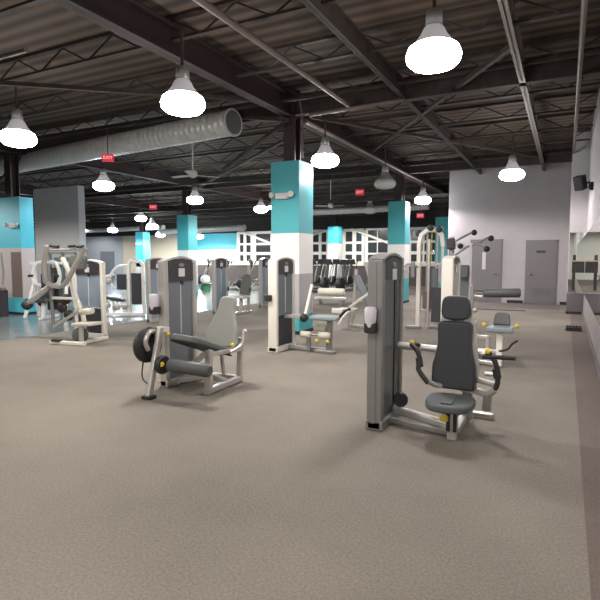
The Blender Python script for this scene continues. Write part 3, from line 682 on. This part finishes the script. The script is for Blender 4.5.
MB(m).bar([(-2.15, 11.1, .04), (-1.68, 11, .04)], .08, .06).build('base_rail', M['silver'], R, .01)
MB(m).tube([(-1.71, 11, .80), (-1.45, 10.85, .78)], .02, 8).build('step_bar', M['silver'], R)

# ---- 7. twin post cable station
R = thing('cable_station', 'silver two post cable station left of the raised arms machine', 'exercise machine', (-2.6, 11.4, 0))
m = rel(R)
MB(m).bar([(-2.86, 11.35, .02), (-2.86, 11.35, 1.85), (-2.82, 11.37, 2.05), (-2.70, 11.4, 2.15), (-2.5, 11.4, 2.15), (-2.40, 11.42, 2.05), (-2.36, 11.42, 1.8)], .09, .09, (0, 1, 0)).build('main_frame', M['cream'], R, .012)
MB(m).bar([(-2.36, 11.42, .02), (-2.36, 11.42, 1.9)], .07, .07).build('post', M['silver'], R, .01)
MB(m).bar([(-2.72, 11.5, .1), (-2.72, 11.5, 2.1)], .035, .035).build('guide_rod', M['chrome'], R); MB(m).bar([(-2.5, 11.5, .1), (-2.5, 11.5, 2.1)], .035, .035).build('guide_rod', M['chrome'], R)
MB(m).box((-2.58, 11.42, 1.10), (.24, .10, .48)).build('cover_panel', M['shroud'], R, .015)
MB(m).box((-2.60, 11.48, .64), (.36, .16, .40)).build('weight_stack', M['brown_panel'], R, .008)
for (x, z) in ((-2.88, 2.08), (-2.62, 2.2), (-2.44, 2.16)): MB(m).lathe([(.03, -.02), (.07, -.02), (.07, .02), (.03, .02)], (x, 11.36, z), (0, 1, 0), 16).build('pulley', M['black'], R)
MB(m).bar([(-2.63, 11.3, .03), (-2.63, 11.3, 1.95)], .055, .06).build('post', M['silver'], R, .01)
MB(m).box((-2.44, 11.25, .55), (.2, .14, .75)).build('weight_stack', M['plate'], R, .008)
MB(m).bar([(-2.86, 11.3, 1.42), (-2.36, 11.36, 1.42)], .04, .05).build('cross_beam', M['silver'], R)
MB(m).box((-2.60, 11.42, .40), (.52, .05, .05)).build('lower_beam', M['silver'], R)
MB(m).box((-2.95, 11.3, .03), (.35, .08, .06)).build('foot', M['silver_dark'], R, .01); MB(m).box((-2.45, 11.45, .03), (.4, .08, .06)).build('foot', M['silver_dark'], R, .01)
MB(m).tube(curve3([(-2.86, 11.3, 1.35), (-3.05, 11.2, 1.42), (-3.16, 11.15, 1.32), (-3.02, 11.15, 1.24)]), .02, 8).build('side_handle', M['silver'], R)
MB(m).box((-2.97, 11.27, 1.30), (.08, .08, .34)).build('handle_bracket', M['silver_dark'], R, .01)
MB(m).tube(curve3([(-2.68, 11.42, 1.62), (-2.62, 11.38, 1.74), (-2.54, 11.38, 1.70)]), .014, 8).build('pull_handle', M['chrome'], R)
MB(m).tube([(-2.60, 11.40, 1.38), (-2.60, 11.40, 2.1)], .008, 6).build('cable', M['yellow'], R)

# ---- second row towers with seats
def row_machine(label, x, y, shroud, seat=True, post='silver', W=.62, stack=False):
    R = thing('selector_machine', label, 'exercise machine', (x, y, 0)); m = rel(R)
    tower(R, x-.06, y+W/2, W, .12, 1.55, 0, shroud, post, hh=.27, stack=stack)
    if seat:
        sx = x+.62; sy = y+.3
        MB(m).prism([(-.2, -.2), (.2, -.2), (.2, .2), (-.2, .2)], .07, (sx, sy, .48), (1, 0, 0), (0, 1, 0)).build('seat', M['roller_cream'], R, .02, 3)
        MB(m).prism([(-.18, 0), (.18, 0), (.14, .5), (.08, .58), (-.08, .58), (-.14, .5)], .07, (sx, sy+.24, .52), (1, 0, 0), (0, .2, 1)).build('backrest', M['pad_olive'], R, .02, 3)
        MB(m).bar([(sx, sy, .02), (sx, sy+.05, .46)], .08, .07).build('seat_post', M['silver'], R, .01)
        MB(m).bar([(x-.05, sy, .05), (sx+.05, sy, .05)], .07, .06).build('base_rail', M['silver'], R, .01)
        MB(m).bar([(sx, sy-.25, .04), (sx, sy+.55, .04)], .07, .06).build('floor_rail', M['silver'], R, .01)
        for s in (-1, 1):
            a = MB(m).tube(curve3([(sx+s*.12, sy+.45, .9), (sx+s*.34, sy+.38, .95), (sx+s*.38, sy+.1, .85), (sx+s*.36, sy-.05, .7)]), .024, 8).build('press_arm', M['silver'], R)
            MB(m).tube([(sx+s*.36, sy-.03, .74), (sx+s*.36, sy-.09, .64)], .03, 8).build('grip', M['black'], a)
        MB(m).bar([(sx, sy+.42, .03), (sx, sy+.46, 1.35)], .07, .06, (0, 1, 0)).build('back_post', M['silver'], R, .01)
    return R
row_machine('blue grey tower machine just behind the leg extension machine, left of its tower', -8.76, 9.33, 'shroud_blue', False)
row_machine('blue grey tower machine behind the grey green back pad', -8.6, 11.72, 'shroud_blue')
row_machine('dark tower machine tucked behind the cream post of the middle machine', -8.47, 13.97, 'shroud_blue', False)

# lean back machine beside the seated press tower
R = thing('incline_press_machine', 'leaning grey frame machine with pale levers left of the nearest tower', 'exercise machine', (-3.7, 10.4, 0)); m = rel(R)
MB(m).bar([(-4.15, 10.9, 1.15), (-3.55, 10.55, .22)], .16, .08).build('incline_pad', M['shroud'], R, .02)
MB(m).bar([(-3.92, 10.9, 1.45), (-3.42, 10.5, .10)], .07, .07).build('incline_beam', M['silver_dark'], R, .01)
MB(m).bar([(-4.05, 10.25, .50), (-3.60, 10.35, .86)], .05, .05).build('lever', M['cream'], R, .01)
MB(m).bar([(-3.42, 10.5, .04), (-4.3, 10.95, .04)], .07, .06).build('base_rail', M['silver'], R, .01)
MB(m).bar([(-4.25, 10.95, .03), (-4.15, 10.92, 1.3)], .07, .06).build('upright', M['silver'], R, .01)
MB(m).ball((-3.72, 10.62, 1.0), .07).build('pivot', M['black'], R)
MB(m).prism([(-.2, -.13), (.2, -.13), (.2, .13), (-.2, .13)], .06, (-4.15, 10.4, .44), (1, 0, 0), (0, 1, 0)).build('seat', M['roller_cream'], R, .02, 3)
MB(m).bar([(-4.15, 10.42, .03), (-4.15, 10.42, .42)], .06, .06).build('seat_post', M['silver'], R)

# ---- white multi stations at the left
def white_station(label, x, y, kind):
    R = thing('multi_station', label, 'exercise machine', (x, y, 0)); m = T(0, 0, 0, .35)
    W = M['white_frame']
    if kind == 0:
        for sx in (-1, 1):
            MB(m).bar([(sx*.55, -.28, .02), (sx*.45, 0, .9)], .07, .07, (0, 1, 0)).build('leg', W, R, .01)
            MB(m).bar([(sx*.55, .30, .02), (sx*.45, .02, 1.45)], .07, .07, (0, 1, 0)).build('leg', W, R, .01)
            MB(m).bar(curve3([(sx*.16, -.1, .85), (sx*.34, -.16, .95), (sx*.36, -.16, 1.2), (sx*.26, -.14, 1.42), (sx*.08, -.1, 1.46)]), .07, .07).build('press_arm', W, R, .015)
            MB(m).tube([(sx*.35, -.20, 1.1), (sx*.35, -.36, 1.1)], .03, 8).build('grip', M['black'], R)
        MB(m).bar([(-.5, 0, 1.42), (.5, 0, 1.42)], .08, .07).build('top_beam', W, R, .01)
        MB(m).bar([(-.5, 0, .86), (.5, 0, .86)], .07, .07).build('cross_beam', W, R, .01)
        MB(m).box((.0, .18, .75), (.34, .16, 1.1)).build('weight_stack', M['plate'], R, .01)
        MB(m).prism([(-.16, 0), (.16, 0), (.16, .6), (-.16, .6)], .08, (0, -.12, .55), (1, 0, 0), (0, 0, 1)).build('backrest', M['pad_navy'], R, .02, 3)
        MB(m).prism([(-.17, -.2), (.17, -.2), (.17, .2), (-.17, .2)], .08, (0, -.33, .48), (1, 0, 0), (0, 1, 0)).build('seat', M['pad_navy'], R, .02, 3)
        MB(m).bar([(0, -.35, .02), (0, -.33, .44)], .08, .07).build('seat_post', W, R, .01)
        MB(m).bar([(0, -.5, .04), (0, .3, .04)], .08, .07).build('base_rail', W, R, .01)
        for sx in (-1, 1): MB(m).lathe([(.03, -.02), (.12, -.02), (.12, .02), (.03, .02)], (sx*.24, -.02, .42), (0, 1, 0), 16).build('weight_disc', M['black'], R)
    else:
        MB(m).bar([(.10, 0, .03), (.10, 0, 1.38), (.16, 0, 1.48), (.42, 0, 1.46), (.50, 0, 1.36), (.50, 0, .03)], .08, .09, (0, 1, 0)).build('arch_frame', W, R, .015)
        MB(m).box((.30, .05, .72), (.28, .12, .85)).build('weight_stack', M['plate'], R, .01)
        MB(m).bar([(-.60, -.2, .05), (.55, -.05, .05)], .10, .08).build('base_rail', W, R, .01)
        MB(m).bar([(-.60, -.2, .05), (-.52, -.15, 1.05), (-.28, -.08, 1.12)], .07, .07, (0, 1, 0)).build('press_frame', W, R, .01)
        MB(m).bar(curve3([(-.3, -.1, .75), (-.38, -.15, 1.0), (-.20, -.1, 1.3), (.08, -.02, 1.35)]), .07, .07).build('press_arm', W, R, .015)
        MB(m).prism([(-.26, -.12), (.30, -.12), (.30, .12), (-.26, .12)], .07, (-.28, -.15, .46), (1, 0, -.15), (0, 1, 0)).build('bench_pad', M['pad_navy'], R, .02, 3)
        MB(m).prism([(-.13, 0), (.13, 0), (.13, .42), (-.13, .42)], .07, (-.08, -.06, .70), (1, 0, 0), (0, 0, 1)).build('backrest', M['pad_navy'], R, .02, 3)
        MB(m).bar([(-.28, -.15, .05), (-.28, -.15, .44)], .08, .08).build('bench_post', W, R, .01)
        for (sx, sz) in ((-.40, .95), (-.18, .25), (.05, .28), (-.45, .3)): MB(m).lathe([(.03, -.02), (.10, -.02), (.10, .02), (.03, .02)], (sx, -.2, sz), (.3, -1, 0), 16).build('weight_disc', M['silver'], R)
        MB(m).tube([(-.52, -.2, .9), (-.52, -.4, .86)], .03, 8).build('grip', M['black'], R)
    return R
white_station('white framed press station behind the lever pulldown machine', -11.8, 9.0, 0)
white_station('white arched multi station between the pulldown tower and leg extension machine', -10.55, 10.35, 1)
# dark cable rack at the picture edge behind
R = thing('cable_rack', 'dark greenish cable rack behind the white press station beside the edge column', 'exercise machine', (-15.2, 12.2, 0))
for x in (-.75, -.1, .55): MB().bar([(x, 0, .02), (x, 0, 1.75)], .08, .08).build('upright', M['glass_green'], R, .01)
MB().bar([(-.8, 0, 1.72), (.6, 0, 1.72)], .08, .08).build('top_beam', M['silver_dark'], R, .01)
for x in (-.42, .22): MB().box((x, .1, .85), (.48, .05, 1.45)).build('back_panel', M['glass_green'], R)
MB().box((.22, 0, .5), (.3, .14, .8)).build('weight_stack', M['plate'], R); MB().box((-.42, 0, .42), (.3, .14, .6)).build('weight_stack', M['plate'], R)
MB().bar([(-.5, -.02, 1.2), (-.2, -.02, 1.6)], .05, .05).build('brace', M['silver_dark'], R)
R = thing('edge_machine', 'partly seen dark and white machine at the picture edge before the teal column', 'exercise machine', (-13.4, 8.6, 0))
MB().box((0, 0, .35), (.22, .5, .70)).build('weight_cover', M['header'], R, .02)
MB().bar([(-.02, -.2, .7), (.0, -.15, 1.0)], .10, .08).build('post', M['white_frame'], R, .01)
MB().bar([(.12, .1, 1.7), (.26, .05, 1.2), (.30, .0, .85)], .04, .04, (0, 1, 0)).build('lever', M['silver_dark'], R)
MB().box((.22, 0, .74), (.16, .16, .07)).build('seat', M['brown_panel'], R, .015)

# ---- cardio rows
def make_elliptical(label, loc, rz):
    R = thing('elliptical_trainer', label, 'cardio machine', loc, rz, 'elliptical trainers by the far windows'); R.scale = (1, 1, .92)
    MB().box((0, 0, .06), (.5, 1.5, .12)).build('base', M['silver_dark'], R, .02)
    MB().lathe([(.1, -.14), (.32, -.12), (.32, .12), (.1, .14)], (0, .45, .38), (1, 0, 0), 20).build('flywheel_housing', M['black'], R)
    MB().bar([(0, .25, .3), (0, .05, 1.35)], .10, .08).build('mast', M['black'], R, .01)
    c = MB().prism([(-.22, 0), (.22, 0), (.18, .30), (-.18, .30)], .08, (0, .02, 1.34), (1, 0, 0), (0, .35, 1)).build('console', M['console'], R, .015)
    MB().box((0, -.03, 1.47), (.22, .02, .12)).build('screen', M['screen'], c)
    for s in (-1, 1):
        a = MB().tube(curve3([(s*.27, .32, .45), (s*.28, .2, .9), (s*.26, .0, 1.25), (s*.24, -.12, 1.5)]), .025, 8).build('handle_arm', M['silver_dark'], R)
        MB().tube([(s*.25, -.05, 1.38), (s*.24, -.14, 1.55)], .034, 8).build('grip', M['black'], a)
        MB().bar([(s*.2, .4, .3), (s*.2, -.6, .24)], .05, .06).build('pedal_rail', M['silver_dark'], R)
        MB().box((s*.2, -.35, .31), (.16, .38, .05)).build('pedal', M['black'], R, .015)
    return R
ORD = ['first', 'second', 'third', 'fourth', 'fifth']
spots = [(-12.65+.84*k, 22.9) for k in range(5)]+[(-13.15+.84*k, 25.1) for k in range(5)]
names = [o+' from the left in the front row of ellipticals by the far windows' for o in ORD]+[o+' from the left in the back row of ellipticals by the far windows' for o in ORD]
E0 = None
for (x, y), lab in zip(spots, names):
    if E0 is None: E0 = make_elliptical(lab, (x, y, 0), PI+.08)
    else: dup(E0, (x, y, 0), PI+random.uniform(-.06, .06), lab)
for (x, y, lab) in ((-14.6, 21.0, 'dark elliptical right of the grey seat machine, left one of two beneath the braced window'), (-13.5, 21.4, 'dark elliptical beneath the braced window, beside the middle tower'), (-18.9, 23.6, 'dark elliptical behind the white ball, left of a blue grey tower'), (-17.9, 23.9, 'dark elliptical behind the white ball, touching the blue grey tower'), (-6.3, 19.6, 'elliptical seen beside the second teal column foot'), (-24.5, 19.5, 'far dark elliptical between the white arched station and grey tower')):
    dup(E0, (x, y, 0), 2.4, lab)
# bench with red-brown uprights behind the grey back pad, white ball
R = thing('exercise_ball', 'white exercise ball on the floor behind the leg extension tower', 'ball', (-15.4, 20.2, 0))
MB().ball((0, 0, .52), .24, 20).build('ball', M['white_paint'], R)
MB().lathe([(.24, 0), (.26, .1), (.16, .3), (.2, .3)], (0, 0, 0), n=18).build('stand', M['green'], R)
R = thing('step_bench', 'low white step bench on the floor beyond the cream roller', 'bench', (-7.0, 16.0, 0))
MB().prism([(-.55, -.14), (.55, -.14), (.55, .14), (-.55, .14)], .08, (0, 0, .20), (1, 0, 0), (0, 1, 0)).build('bench_pad', M['white_frame'], R, .02)
for s in (-1, 1): MB().box((s*.42, 0, .085), (.12, .26, .17)).build('leg', M['silver'], R, .01)

# ------------------------------------------------------------------ camera, world, colour
cam = bpy.data.cameras.new('camera'); co = bpy.data.objects.new('camera', cam); C.objects.link(co)
cam.sensor_width = 36; cam.lens = 520/600*36; cam.clip_end = 200
co.location = (0, 0, 1.55); co.rotation_euler = (PI/2-math.atan(42/520), 0, math.radians(27))
S.camera = co
w = bpy.data.worlds.new('world'); S.world = w; w.use_nodes = True
w.node_tree.nodes['Background'].inputs['Color'].default_value = (.5, .48, .5, 1); w.node_tree.nodes['Background'].inputs['Strength'].default_value = .05
S.view_settings.view_transform = 'Standard'; S.view_settings.look = 'None'; S.view_settings.exposure = 0
S.cycles.use_denoising = True; S.cycles.max_bounces = 6; S.cycles.sample_clamp_indirect = 6
